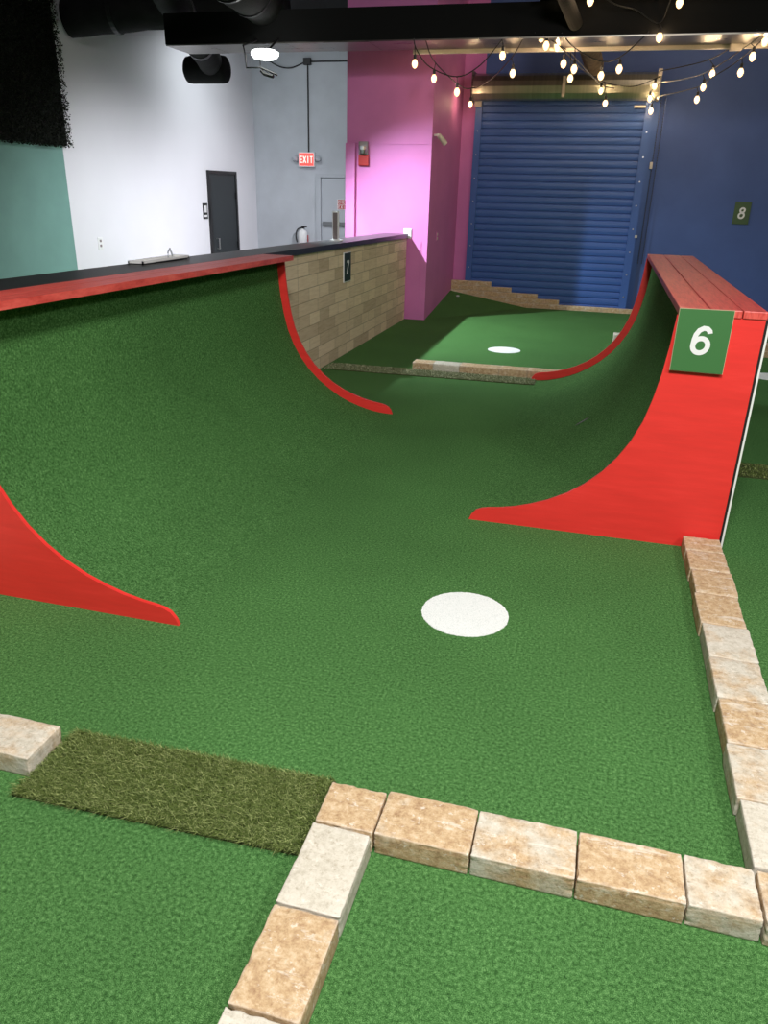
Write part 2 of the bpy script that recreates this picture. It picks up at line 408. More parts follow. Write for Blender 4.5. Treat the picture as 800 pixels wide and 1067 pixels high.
ws = thing('wall_sign', 'small black room sign on the white wall left of the black door', 'sign', (-8.5, 16.2, 1.2))
rel(obj('sign_panel', bx((-8.5, 16.12, 1.02), (-8.488, 16.33, 1.34), 0.002), BLACK), ws)
rel(obj('pictogram', box(box(bx((-8.489, 16.18, 1.15), (-8.485, 16.25, 1.29)), (-8.489, 16.16, 1.06), (-8.485, 16.29, 1.10)), (-8.489, 16.265, 1.15), (-8.485, 16.285, 1.29)), WHITEP), ws)
ou = thing('wall_outlet', 'white outlet plate on the white wall left of the black door', 'outlet', (-8.5, 12.3, 0.7))
rel(obj('cover_plate', bx((-8.5, 12.24, 0.62), (-8.49, 12.38, 0.82), 0.003), WHITEP), ou)
for zq in (0.66, 0.74): rel(obj('socket', bx((-8.491, 12.28, zq), (-8.485, 12.33, zq + 0.04)), BROWNP), ou)

d2 = thing('door_2', 'grey exit door half hidden behind the pink column', 'door', (-6.2, 18.95, 0)); d2['kind'] = 'structure'
rel(obj('door_frame', box(box(bx((-6.92, 18.90, 0), (-6.80, 18.955, 2.02)), (-5.72, 18.90, 0), (-5.6, 18.955, 2.02)), (-6.80, 18.90, 1.94), (-5.72, 18.955, 2.02)), GREYD), d2)
rel(obj('door_leaf', bx((-6.78, 18.925, 0.02), (-5.74, 18.952, 1.92), 0.003), GREYD), d2)
tag(rel(obj('push_bar', bx((-6.74, 18.86, 0.86), (-5.78, 18.92, 0.95), 0.01), mat('grey_steel', (0.16, 0.17, 0.18), 0.4)), d2), 'dark grey push bar')
sg = thing('door_notice', 'red and white notice on the grey door beside the pink column', 'sign', (-6.1, 18.92, 1.35))
rel(obj('notice_panel', bx((-6.38, 18.917, 1.23), (-5.80, 18.925, 1.46)), WHITEP), sg)
rel(obj('notice_band', box(bx((-6.365, 18.912, 1.345), (-5.815, 18.918, 1.45)), (-6.365, 18.912, 1.24), (-5.815, 18.918, 1.335)), REDP), sg)
gb = new_bm(); glyphs(gb, 'EMERGENCY', 0.08, (-6.09, 18.912, 1.397), (1,0,0), (0,0,1), (0,-1,0), 0.003, adv=0.74); rel(obj('lettering', gb, WHITEP), sg)
gb = new_bm(); glyphs(gb, 'EXIT ONLY', 0.08, (-6.09, 18.912, 1.288), (1,0,0), (0,0,1), (0,-1,0), 0.003, adv=0.74)
rel(obj('lettering', gb, WHITEP), sg)

ex = thing('exit_sign', 'red lit exit sign with two emergency lamp heads on grey wall', 'exit sign', (-7.12, 18.95, 2.3))
rel(obj('housing', bx((-7.34, 18.86, 2.16), (-6.93, 18.95, 2.48), 0.01), WHITEP), ex)
rel(obj('lit_face', bx((-7.31, 18.852, 2.19), (-6.96, 18.862, 2.45)), EXITG), ex)
gb = glyphs(new_bm(), 'EXIT', 0.17, (-7.135, 18.852, 2.32), (1,0,0), (0,0,1), (0,-1,0), 0.004, adv=0.5, widen=0.75)
rel(obj('lettering', gb, EXITL), ex)
for sx in (-1, 1):
    x = -7.135 + sx * 0.29
    rel(obj('lamp_head', lathe(tube(new_bm(), [(x - sx*0.09, 18.91, 2.33), (x, 18.91, 2.33)], 0.015), [(0.03, -0.06), (0.06, -0.04), (0.065, 0.03), (0.03, 0.06)], (x, 18.88, 2.34), 12), GREYD), ex)
cn = thing('electrical_conduit', 'thin dark conduit running up from the exit sign to the ceiling run', 'conduit', (-7.1, 18.94, 4.3))
rel(obj('pipe', tube(tube(new_bm(), [(-7.1, 18.93, 2.48), (-7.1, 18.93, 4.34)], 0.017, 6), [(-7.1, 18.93, 4.36), (-5.5, 18.93, 4.36)], 0.017, 6), BLACK), cn)
rel(obj('junction_box', bx((-7.19, 18.87, 4.29), (-7.01, 18.95, 4.43), 0.01), BLACK), cn)
rel(obj('cable', tube(new_bm(), catmull([(-7.19, 18.92, 4.34), (-7.5, 18.92, 4.24), (-7.8, 18.92, 4.27), (-8.1, 18.92, 4.42)]), 0.014, 6), BLACK), cn)

fe = thing('fire_extinguisher', 'small fire extinguisher with black hose low on the grey wall', 'fire extinguisher', (-7.25, 18.84, 0.40))
rel(obj('tank', lathe(new_bm(), [(0.10, 0), (0.115, 0.02), (0.115, 0.27), (0.09, 0.32), (0.035, 0.35), (0.03, 0.37)], (-7.25, 18.83, 0.40), 16), WHITEP, smooth=True), fe)
rel(obj('valve', box(bx((-7.30, 18.81, 0.77), (-7.20, 18.85, 0.80)), (-7.27, 18.81, 0.80), (-7.14, 18.85, 0.83)), BLACK), fe)
rel(obj('hose', tube(new_bm(), catmull([(-7.29, 18.83, 0.79), (-7.38, 18.82, 0.74), (-7.42, 18.81, 0.6), (-7.39, 18.81, 0.45)]), 0.018, 6), BLACK), fe)
rel(obj('wall_bracket', bx((-7.36, 18.90, 0.39), (-7.14, 18.952, 0.62)), REDP), fe)

# strobe, plates on the pink column
fs = thing('fire_alarm_strobe', 'fire alarm strobe with red box below on the pink column', 'fire alarm', (-3.3, 10.9, 2.1))
rel(obj('strobe_housing', bx((-3.36, 10.85, 2.13), (-3.235, 10.9, 2.29), 0.008), BROWNP), fs)
rel(obj('strobe_lens', lathe(new_bm(), [(0.045, -0.045), (0.055, 0), (0.045, 0.045)], (-3.30, 10.85, 2.19), 12), CHROME), fs)
rel(obj('call_box', bx((-3.365, 10.865, 1.995), (-3.225, 10.9, 2.125), 0.006), REDP), fs)
wp = thing('blank_wall_plate', 'white square plate on the pink column at the end of the counter', 'wall plate', (-2.68, 10.9, 1.15))
rel(obj('plate', bx((-2.71, 10.882, 1.09), (-2.60, 10.9, 1.215), 0.004), WHITEP), wp)
for zq in (1.11, 1.20): rel(obj('screw', tube(new_bm(), [(-2.65, 10.879, zq), (-2.65, 10.884, zq)], 0.005, 6), CHROME), wp)
cmr = thing('security_camera', 'small white camera mounted high on the side of the pink column', 'camera', (-2.37, 11.1, 2.35))
rel(obj('mount_arm', tube(new_bm(), [(-2.37, 11.02, 2.38), (-2.32, 11.05, 2.39), (-2.29, 11.08, 2.36)], 0.014, 8), WHITEP), cmr)
rel(obj('camera_body', tube(new_bm(), [(-2.31, 11.04, 2.38), (-2.24, 11.14, 2.29)], [0.03, 0.036], 12), CREAM), cmr)
so = thing('wall_outlet', 'pale outlet plate low on the side of the pink column', 'outlet', (-2.37, 11.5, 1.1))
rel(obj('cover_plate', bx((-2.37, 11.46, 1.04), (-2.362, 11.56, 1.16), 0.002), W_PINK), so)
for zq in (1.055, 1.11): rel(obj('socket', bx((-2.363, 11.49, zq), (-2.356, 11.53, zq + 0.035)), CREAM), so)

# ------------------------------------------------------------------ roll-up door
rd = thing('door_3', 'blue roll-up shutter door in the back wall under a silver hood', 'roll-up door', (-0.85, 12.95, 0)); rd['kind'] = 'structure'
bm = new_bm(); pitch = 0.104; z = 0.0; prof = []
while z < 2.96:
    prof += [(12.942, z), (12.924, z + 0.006), (12.919, z + 0.045), (12.921, z + 0.085), (12.926, z + 0.094), (12.942, z + 0.099)]
    z += pitch
va = [bm.verts.new((-2.06, y, z)) for y, z in prof]; vb = [bm.verts.new((0.30, y, z)) for y, z in prof]
for i in range(len(prof)-1): bm.faces.new((va[i], vb[i], vb[i+1], va[i+1]))
tag(rel(obj('shutter_curtain', bm, BLUEM), rd), None)
gl = box(box(bx((-2.15, 12.90, 0), (-2.135, 13.0, 2.97)), (-2.15, 12.88, 0), (-2.05, 12.905, 2.97)), (-2.10, 12.985, 0), (-2.05, 13.0, 2.97))
rel(obj('guide_rail', gl, BLUEM), rd)
gr = box(box(bx((0.40, 12.90, 0), (0.415, 13.0, 3.1)), (0.30, 12.88, 0), (0.415, 12.905, 3.1)), (0.415, 12.985, 0), (0.50, 13.0, 3.1))
rel(obj('guide_rail', gr, BLUEM), rd)
bt = new_bm()
for k in range(9):
    tube(bt, [(0.36, 12.872, 0.25 + 0.33*k), (0.36, 12.882, 0.25 + 0.33*k)], 0.011, 6)
    tube(bt, [(-2.10, 12.872, 0.25 + 0.33*k), (-2.10, 12.882, 0.25 + 0.33*k)], 0.009, 6)
rel(obj('bolt', bt, CHROME), rd)['kind'] = 'stuff'
hb = new_bm()
hp = [(13.0, 3.31), (12.80, 3.31), (12.70, 3.27), (12.65, 3.20), (12.635, 3.13), (12.66, 3.04), (12.72, 2.97), (12.78, 2.95), (12.80, 2.97), (13.0, 2.97)]
prism(hb, hp, 'x', -2.17, 0.44)
rel(obj('hood', hb, HOOD, smooth=False), rd)
rel(obj('hood_end_plate', box(bx((0.43, 12.70, 2.96), (0.455, 13.0, 3.33)), (0.40, 12.62, 3.25), (0.455, 12.70, 3.33)), CREAM), rd)
rel(obj('hood_end_plate', bx((-2.20, 12.68, 2.93), (-2.165, 13.0, 3.33)), GALV), rd)
rel(obj('hood_strap', bx((-0.885, 12.615, 2.98), (-0.84, 12.66, 3.25), 0.004), CREAM), rd)
rel(obj('end_stop', box(bx((-2.16, 12.84, 2.88), (-2.06, 12.90, 2.97)), (0.14, 12.84, 2.87), (0.30, 12.90, 2.90)), CREAM), rd)
ch = new_bm()
for xx in (0.50, 0.56):
    z = 3.05
    while z > 0.75:
        tube(ch, [(xx, 12.93, z), (xx + 0.004, 12.93, z - 0.022)], 0.007, 5); z -= 0.034
pl = rel(obj('pull_chain', ch, BLACK), rd)
rel(obj('chain_keeper', box(bx((0.47, 12.92, 2.08), (0.51, 13.0, 2.17), 0.003), (0.40, 12.87, 1.12), (0.44, 12.9, 1.16), 0.003), CREAM), rd)

# ------------------------------------------------------------------ beam, ducts, ceiling clutter
be = thing('ceiling_beam', 'long black boxed duct crossing the room with silver underside', 'overhead duct', (-2, 9.9, 3.25))
rel(obj('black_box', bx((-5.42, 9.6, 3.25), (7.0, 10.2, 3.57)), BLACKW), be)
so_ = new_bm(); x = -5.42; random.seed(3)
while x < 7:
    w_ = random.choice((0.55, 0.7, 0.45)); z0 = 3.238 - random.random()*0.004
    box(so_, (x + 0.004, 9.605, z0), (min(x + w_, 7), 10.2, 3.252)); x += w_
rel(obj('underside_sheet', so_, GALV), be)
rel(obj('edge_rail', bx((-2.5, 10.22, 3.20), (7, 10.27, 3.262)), CREAM), be)
rel(obj('junction_box', bx((1.02, 10.16, 3.175), (1.14, 10.24, 3.27), 0.004), CREAM), be)
tag(obj('ceiling_duct', bx((-1.0, 8.9, 3.60), (7, 10.6, 4.3)), BLACKW), 'black boxed duct lying above the crossing beam at upper right', 'overhead duct')
def duct(label, a, b, r, rb=None):
    A, B = Vector(a), Vector(b); t = thing('round_duct', label, 'air duct', a, 0, None)
    n = 14; pts = [A.lerp(B, k/n) for k in range(n+1)]
    rel(obj('duct_skin', tube(new_bm(), pts, [r * (1 + 0.03*math.sin(k*2.3)) for k in range(n+1)], 24), DUCT, smooth=True), t)
    for k in (3, 7, 11):
        p = A.lerp(B, k/n); q = A.lerp(B, k/n + 0.02)
        rel(obj('duct_band', tube(new_bm(), [p, q], r*1.06, 24), BLACK), t)
    return t
dd = duct('black round duct reaching down towards the white wall beside the lamp', (-4.62, 7.5, 3.96), (-6.75, 13.4, 3.59), 0.2)
rel(obj('duct_elbow', tube(new_bm(), catmull([(-7.25, 13.5, 3.50), (-7.15, 13.5, 3.50), (-6.6, 13.5, 3.50), (-6.5, 13.5, 3.50)], 3), [0.12, 0.17, 0.2, 0.21, 0.21, 0.21, 0.21, 0.2, 0.17, 0.12], 20), DUCT, smooth=True), dd)
duct('black round duct running along the top of the white wall', (-8.4, 12.0, 4.02), (-5.0, 12.45, 4.30), 0.27)
duct('black round duct overhead nearest the crossing beam', (-3.72, 6.9, 3.6), (-4.15, 9.58, 3.66), 0.24)
tag(obj('steel_pipe', tube(new_bm(), [(-0.77, 8.3, 3.62), (-0.70, 9.05, 3.50), (-0.60, 9.59, 3.36)], 0.075, 16), DUCT, smooth=True), 'grey round pipe ending at the face of the black beam', 'pipe')
fx = new_bm(); P = catmull([(-0.62, 10.3, 3.46), (-0.58, 11.2, 3.52), (-0.52, 12.0, 3.46), (-0.47, 12.62, 3.36)], 8)
tube(fx, P, [0.12 + 0.012*(i % 2) for i in range(len(P))], 16)
tag(obj('flexible_duct', fx, m_wall('brown_duct_wrap', (0.10, 0.075, 0.055), 12, 0.4, 0.8, 0.6), smooth=True), 'brown ribbed flexible duct hanging over the shutter hood', 'air duct')
for i, (y, zz) in enumerate(((11.2, 4.45), (12.0, 4.6), (12.7, 4.5))):
    jb = box(bx((-8.3, y, zz), (6.9, y + 0.08, zz + 0.06)), (-8.3, y, zz + 0.30), (6.9, y + 0.08, zz + 0.36))
    for k in range(30):
        x = -8.2 + k*0.5; tube(jb, [(x, y + 0.04, zz + 0.03), (x + 0.25, y + 0.04, zz + 0.33)], 0.012, 5); tube(jb, [(x + 0.25, y + 0.04, zz + 0.33), (x + 0.5, y + 0.04, zz + 0.03)], 0.012, 5)
    tag(obj('ceiling_joist', jb, BLACKW), ('black open web joist just behind the crossing beam', 'black open web joist between the beam and the back wall', 'black open web joist closest to the blue wall')[i], 'joist')

# glowing lamp hung under the beam at far left
lp = thing('flood_lamp', 'glowing white lamp hanging under the beam in front of the grey wall', 'lamp', (-3.96, 9.2, 3.2))
rel(obj('lamp_lens', lathe(new_bm(), [(0.05, -0.055), (0.12, -0.045), (0.155, -0.01), (0.155, 0.02), (0.12, 0.04)], (-3.96, 9.2, 3.07), 20), LAMP, smooth=True), lp)
rel(obj('mount_stem', tube(tube(new_bm(), [(-3.96, 9.25, 3.10), (-3.96, 9.58, 3.27)], 0.012, 8), [(-4.02, 9.2, 3.06), (-4.02, 9.2, 2.94), (-4.19, 9.2, 2.94), (-4.20, 9.2, 3.08), (-4.22, 9.2, 3.16), (-4.22, 9.58, 3.27)], 0.010, 6), BLACK), lp)
rel(obj('sensor_arm', tube(tube(new_bm(), [(-4.02, 9.2, 2.94), (-3.80, 9.16, 2.86)], 0.012, 6), [(-4.01, 9.2, 2.91), (-3.97, 9.19, 2.875), (-3.85, 9.16, 2.845)], 0.020, 8), BLACK), lp)
ld = bpy.data.lights.new('flood_lamp_light', 'SPOT'); ld.energy = 2000; ld.color = (0.80, 0.93, 1.0); ld.shadow_soft_size = 0.05
ld.spot_size = math.radians(103); ld.spot_blend = 1.0
lo = bpy.data.objects.new('flood_lamp_light', ld); COL.objects.link(lo); lo.location = (-3.93, 9.32, 3.03)
lo.rotation_euler = (Vector((-1.7, 9.9, 0.0)) - Vector(lo.location)).to_track_quat('-Z', 'Y').to_euler()

# hedge panel fixed on the teal wall
hd = thing('hedge_panel', 'very dark artificial hedge panel hanging above the teal wall', 'artificial hedge', (-8.4, 10.5, 2.2))
rel(obj('backing_board', bx((-8.498, 7.0, 2.22), (-8.42, 11.62, 4.88)), LEAF), hd)
random.seed(11); lf = new_bm()
for i in range(30000):
    y = random.uniform(9.0, 11.67); z = random.uniform(2.19, 4.89)
    e = 0.02
    p = Vector((-8.42 + random.random()*0.09, y, z)); a = Vector((random.gauss(0, 1), random.gauss(0, 1), random.gauss(0, 1))).normalized()
    b = a.cross(Vector((random.gauss(0, 1), random.gauss(0, 1), random.gauss(0, 1)))).normalized(); L = random.uniform(0.011, 0.024)
    v = [lf.verts.new(q) for q in (p - a*L, p + b*L*0.5, p + a*L, p - b*L*0.5)]; lf.faces.new(v)
me = bpy.data.meshes.new('leaves'); lf.to_mesh(me); lf.free(); me.materials.append(LEAF)
lo_ = bpy.data.objects.new('leaves', me); COL.objects.link(lo_); rel(lo_, hd); lo_['kind'] = 'stuff'

# ------------------------------------------------------------------ items on the counter
tr = thing('drink_tray', 'low white tray on the black counter behind the left ramp', 'tray', (-2.86, 4.9, capz(4.9)))
z0 = capz(4.9) + 0.002
t_ = box(bx((-2.955, 4.55, z0), (-2.845, 5.15, z0 + 0.008)), (-2.955, 4.55, z0), (-2.945, 5.15, z0 + 0.022))
box(t_, (-2.855, 4.55, z0), (-2.845, 5.15, z0 + 0.022)); box(t_, (-2.955, 4.55, z0), (-2.845, 4.56, z0 + 0.022)); box(t_, (-2.955, 5.14, z0), (-2.845, 5.15, z0 + 0.022))
rel(obj('tray_body', t_, WHITEP), tr)
clp = tube(new_bm(), [(-2.935, 5.02, z0 + 0.01), (-2.935, 5.02, z0 + 0.045), (-2.935, 5.05, z0 + 0.07), (-2.935, 5.08, z0 + 0.02)], 0.006, 6)
tag(obj('pencil_clip', clp, GREYD), 'small grey clip standing in the white tray', 'clip')
pt = thing('scorecard_holder', 'upright white framed holder with grey brown face on the counter', 'holder', (-2.81, 8.28, capz(8.28)))
z1 = capz(8.28)
rel(obj('base', bx((-2.86, 8.23, z1 - 0.001), (-2.75, 8.34, z1 + 0.014), 0.003), WHITEP), pt)
rel(obj('frame', bx((-2.845, 8.27, z1 + 0.012), (-2.775, 8.30, z1 + 0.30), 0.003), WHITEP), pt)
rel(obj('insert', bx((-2.834, 8.265, z1 + 0.022), (-2.786, 8.271, z1 + 0.285)), BROWNP), pt)

# ================================================================== RAMPS
PROF = [(0.0, 0.0), (0.012, 0.030), (0.035, 0.058), (0.065, 0.072), (0.10, 0.080), (0.17, 0.090), (0.25, 0.107), (0.33, 0.132), (0.42, 0.168),
        (0.516, 0.220), (0.60, 0.282), (0.68, 0.360), (0.745, 0.445), (0.80, 0.540), (0.845, 0.650), (0.875, 0.770), (0.898, 0.90), (0.912, 1.03), (0.922, 1.17)]
def turf_prof():
    P = [Vector(p) for p in PROF]
    out = [Vector(p) for p in ((0.0, 0.0012), (0.05, 0.002), (0.10, 0.0055), (0.16, 0.013), (0.22, 0.026), (0.29, 0.045), (0.37, 0.073), (0.45, 0.109))]
    for i in range(9, len(P)):
        d = (P[min(i+1, len(P)-1)] - P[i-1]).normalized(); out.append(P[i] + Vector((d.y, -d.x)) * 0.060)
    return out
def quarter_pipe(label, x0, sx, y0, y1, width, ztop, front_ext):
    """x0 = toe of the curve, sx = +1 rises to the right, -1 to the left"""
    r = thing('quarter_pipe_ramp', label, 'ramp', (x0, (y0 + y1)/2, 0))
    X = lambda u: x0 + sx*u
    out = [(X(u), z) for u, z in PROF] + [(X(0.922), ztop(y0)-0.036), (X(width), ztop(y0)-0.036), (X(width), 0.0)]
    rel(obj('side_panel', prism(new_bm(), out, 'y', y0, y0 + 0.018), RED), r)
    out2 = [(X(u), z) for u, z in PROF] + [(X(0.922), ztop(y1)-0.036), (X(width), ztop(y1)-0.036), (X(width), 0.0)]
    rel(obj('side_panel', prism(new_bm(), out2, 'y', y1 - 0.018, y1), RED), r)
    T = turf_prof(); bm = new_bm(); rows = []
    for y in (y0 + 0.0185, (y0+y1)/2, y1 - 0.0185):
        zt = ztop(y) - 0.038
        pr = [(q.x, q.y) for q in T] + [(T[-1].x + 0.006, zt)]
        rows.append([bm.verts.new((X(a), y, b)) for a, b in pr])
    for A, B in zip(rows, rows[1:]):
        for i in range(len(A)-1): bm.faces.new((A[i], A[i+1], B[i+1], B[i]))
    t = obj('turf_surface', bm, TURF, smooth=True); rel(t, r)
    return r, X
zR = lambda y: 1.222
R, XR = quarter_pipe('right-hand red ramp lined with green turf, plain red side facing the camera', -0.555, 1, 3.962, 7.65, 1.314, zR, 0)
for k, (a, b) in enumerate(((0.372, 0.508), (0.513, 0.652), (0.657, 0.763))):
    rel(obj('top_board', bx((a, 3.955, 1.186), (b, 7.68, 1.222), 0.004), BOARD), R)
tag(rel(obj('back_panel', bx((0.770, 3.957, 0.0), (0.779, 7.66, 1.205)), mat('white_panel_edge', (0.78, 0.78, 0.76), 0.5)), R), 'white edged back panel')
tag(rel(obj('gap_strip', bx((0.7595, 3.9605, 0.0), (0.7698, 7.65, 1.185)), BLACK), R), 'black strip beside the white panel')
zL = lambda y: 1.267 - 0.0107*y
L_, XL = quarter_pipe('left-hand red ramp lined with green turf, below the black counter', -1.522, -1, 2.448, 5.945, 1.106, zL, 0)
for k, (a, b) in enumerate(((-2.506, -2.372), (-2.631, -2.511))):
    rel(obj('top_board', yprism(min(a, b), max(a, b), 2.44, 5.95, zL, lambda y: zL(y) - 0.036), BOARD), L_)

# a dark split with a pale glint in the turf of the right ramp
tp = turf_prof()
def on_ramp(u):
    for a, b in zip(tp, tp[1:]):
        if a.x <= u <= b.x: return a.y + (b.y - a.y)*(u - a.x)/(b.x - a.x)
    return 0
u0 = 0.548; zz = on_ramp(u0)
st = new_bm()
sl = (on_ramp(u0 + 0.05) - on_ramp(u0 - 0.05)) / 0.1
v = [st.verts.new((XR(u0 + dx), 5.62 + dy, zz + dx*sl + 0.006 + h_)) for dx, dy, h_ in ((-0.05, -0.03, 0), (0.04, 0.0, 0), (0.055, 0.03, 0), (-0.03, 0.0, 0), (0.0, -0.01, 0.006))]
for f in ((0, 1, 4), (1, 2, 4), (2, 3, 4), (3, 0, 4)): st.faces.new([v[i] for i in f])
tag(obj('turf_tear', st, BLACK), 'tiny black tear with frayed edge in the turf of the right ramp', 'tear')

# ------------------------------------------------------------------ number signs
s6 = thing('hole_sign', 'green sign with large white number 6 on the right ramp', 'sign', (0.495, 3.96, 1.07), 0, None)
sb = new_bm(); yb = 3.940
v = [(0.372, 1.2205), (0.616, 1.2225), (0.614, 0.923), (0.372, 0.926)]
prism(sb, v, 'y', yb, 3.9545); rel(obj('panel_edge', sb, SIGNE), s6)
sb = new_bm(); prism(sb, [(0.374, 1.219), (0.614, 1.221), (0.612, 0.925), (0.374, 0.928)], 'y', yb - 0.002, yb + 0.002); rel(obj('sign_face', sb, SIGNG), s6)
gb = glyphs(new_bm(), '6', 0.150, (0.492, yb - 0.002, 1.083), (1, 0, 0), (0, 0, 1), (0, -1, 0), 0.0015, shear=0.05)
rel(obj('numeral', gb, WHITEP), s6)
s7 = thing('hole_sign', 'narrow dark sign with white number 7 on the low wood-clad wall', 'sign', (-2.65, 8.19, 0.93))
rel(obj('panel_edge', bx((-2.656, 8.07, 0.775), (-2.645, 8.31, 1.08)), WHITEP), s7)
rel(obj('sign_face', bx((-2.646, 8.08, 0.785), (-2.642, 8.30, 1.07)), SIGNK), s7)
rel(obj('numeral', glyphs(new_bm(), '7', 0.15, (-2.642, 8.19, 0.925), (0, 1, 0), (0, 0, 1), (1, 0, 0), 0.0015, shear=0.1), WHITEP), s7)
s8 = thing('hole_sign', 'olive green sign with white number 8 on the blue wall', 'sign', (1.86, 13.0, 1.5))
rel(obj('sign_face', bx((1.745, 12.985, 1.36), (1.965, 13.0, 1.665), 0.002), SIGNO), s8)
rel(obj('numeral', glyphs(new_bm(), '8', 0.17, (1.855, 12.985, 1.515), (1, 0, 0), (0, 0, 1), (0, -1, 0), 0.002, shear=0.08), WHITEP), s8)

# ------------------------------------------------------------------ cup discs (white painted turf)
def disc(cx, cy, r, label):
    bm = new_bm(); n = 180; rr = random.Random(int(cx*100)); P = []
    for k in range(n):
        q = r * (1 + rr.uniform(-0.012, 0.008)); P.append((cx + q*math.cos(2*PI*k/n), cy + q*math.sin(2*PI*k/n)))
    prism(bm, P, 'z', -0.001, 0.003)
    tag(obj('white_turf_spot', bm, WTURF), label, 'turf spot', 'round white spots on the turf')
disc(-0.394, 2.915, 0.19, 'large white round spot on the green between the two ramps, nearest')
disc(-1.0, 9.08, 0.19, 'white round spot beyond the far stone row, in the lit green')
disc(1.82, 8.70, 0.185, 'white round spot at the right picture edge behind the right ramp')

# ------------------------------------------------------------------ pavers
def paver(x0, x1, y0, y1, label, tan=0.5, h=0.075, z0=0.0, seed=1, rotz=0.0, name='stone_paver', group='border stones', div=9, rough=1.0):
    rr = random.Random(seed); cx, cy = (x0+x1)/2, (y0+y1)/2; a, b = (x1-x0)/2 + 0.0004, (y1-y0)/2
    bm = new_bm(); box(bm, (-a, -b, 0), (a, b, h))
    bmesh.ops.bevel(bm, geom=bm.edges[:], offset=0.0045*rough, segments=2, profile=0.6, affect='EDGES')
    bmesh.ops.subdivide_edges(bm, edges=[e for e in bm.edges if e.calc_length() > 0.04], cuts=div, use_grid_fill=True)
    from mathutils import noise
    off = Vector((seed*1.7, seed*3.1, seed*0.7)); lim = 0.0022*rough
    for v in bm.verts:
        n1 = noise.noise(v.co*45 + off); n2 = noise.noise(v.co*130 + off)
        ex_ = 0.8 if (abs(abs(v.co.x) - a) < 0.012) + (abs(abs(v.co.y) - b) < 0.012) + (v.co.z > h - 0.01) >= 2 else 0.15
        d = Vector((v.co.x/a if abs(v.co.x) > a - 0.009 else 0, v.co.y/b if abs(v.co.y) > b - 0.009 else 0, 1 if v.co.z > h - 0.009 else 0))
        amt = (-abs(n1)*0.0045 - abs(n2)*0.004) * ex_ * rough
        v.co += d * amt
        v.co.z = max(v.co.z, 0.0)
    o = obj(name, bm, STONE, smooth=True, loc=(cx, cy, z0)); o.rotation_euler = (0, 0, rotz)
    o.color = (tan, 0, 0, 1)
    return tag(o, label, 'stone', group)

# near column running towards the camera
for i, (ya, yb_, tn, lb) in enumerate(((1.538, 1.698, 0.75, 'small orange stone at the corner where the two near stone rows meet'),
                                       (1.262, 1.532, 0.12, 'pale grey cream stone just in front of the small orange corner stone'),
                                       (0.994, 1.257, 0.66, 'tan rusty stone in the near column, between two pale grey stones'),
                                       (0.724, 0.988, 0.12, 'pale stone cut by the bottom picture edge, last of the near column'))):
    paver(-0.586, -0.417, ya, yb_, lb, tn, seed=10+i, div=12)
# near cross row
for i, (xa, xb, tn, lb, dy) in enumerate(((-0.413, -0.149, 0.62, 'tan stone in the near cross row, right beside the small orange corner stone', 0),
                                      (-0.146, 0.127, 0.40, 'cream stone with brown front, second full stone of the near cross row', 0.002),
                                      (0.131, 0.400, 0.58, 'orange cream stone with grey front, third full stone of the near cross row', 0.004),
                                      (0.404, 0.580, 0.34, 'shorter cream stone in the near cross row, before the right corner', 0.006),
                                      (0.586, 0.85, 0.48, 'tan corner stone at the lower right picture edge', 0.0))):
    paver(xa, xb, 1.54 + dy, 1.712, lb, tn, seed=20+i, div=12)
paver(-1.80, -1.507, 1.515, 1.678, 'single pale stone at the left picture edge by the long grass strip', 0.30, seed=31, div=12)
# right border row
ys = [1.722, 1.98, 2.24, 2.495, 2.765, 3.025, 3.30, 3.545, 3.765, 3.94]
lbs = ['cream white stone in the right border row, nearest the camera', 'pale stone second from the camera in the right border row', 'brown and cream stone third from the camera in the right border row',
       'cream stone fourth from the camera in the right border row', 'pale stone midway along the right border row', 'brown stone sixth from the camera in the right border row',
       'tan brown stone third from the ramp in the right border row', 'tan stone second from the ramp in the right border row', 'small tan stone touching the red ramp side']
tns = [0.16, 0.30, 0.50, 0.30, 0.22, 0.60, 0.60, 0.58, 0.55]
for i in range(9):
    dx = (0.004, -0.003, 0.003, 0.0, 0.002, -0.004, 0.004, -0.001, -0.003)[i]
    paver(0.579 + dx, 0.760 + dx, ys[i] + 0.002, ys[i+1] - 0.002, lbs[i], tns[i], seed=40+i, div=9)
# far row across the lane behind the ramps
xs = [-1.77, -1.555, -1.285, -0.88, -0.60, -0.33, -0.06]
fl = ['brown stone at the left end of the far stone row', 'pale grey stone second from the left in the far stone row', 'long brown stone third from the left in the far stone row',
      'brown stone fourth from the left in the far stone row', 'brown stone in the far row where the right ramp lip begins', 'brown stone in the far row half hidden by the right ramp lip']
for i in range(6):
    yy = 7.665 + (xs[i] + 1.77)*0.03
    paver(xs[i], xs[i+1], yy, yy + 0.17, fl[i], (0.68, 0.15, 0.72, 0.7, 0.66, 0.6)[i], seed=60+i, div=4, group='stones of the far row')
ordn0 = ['first', 'second', 'third', 'fourth', 'fifth', 'sixth', 'seventh', 'eighth']
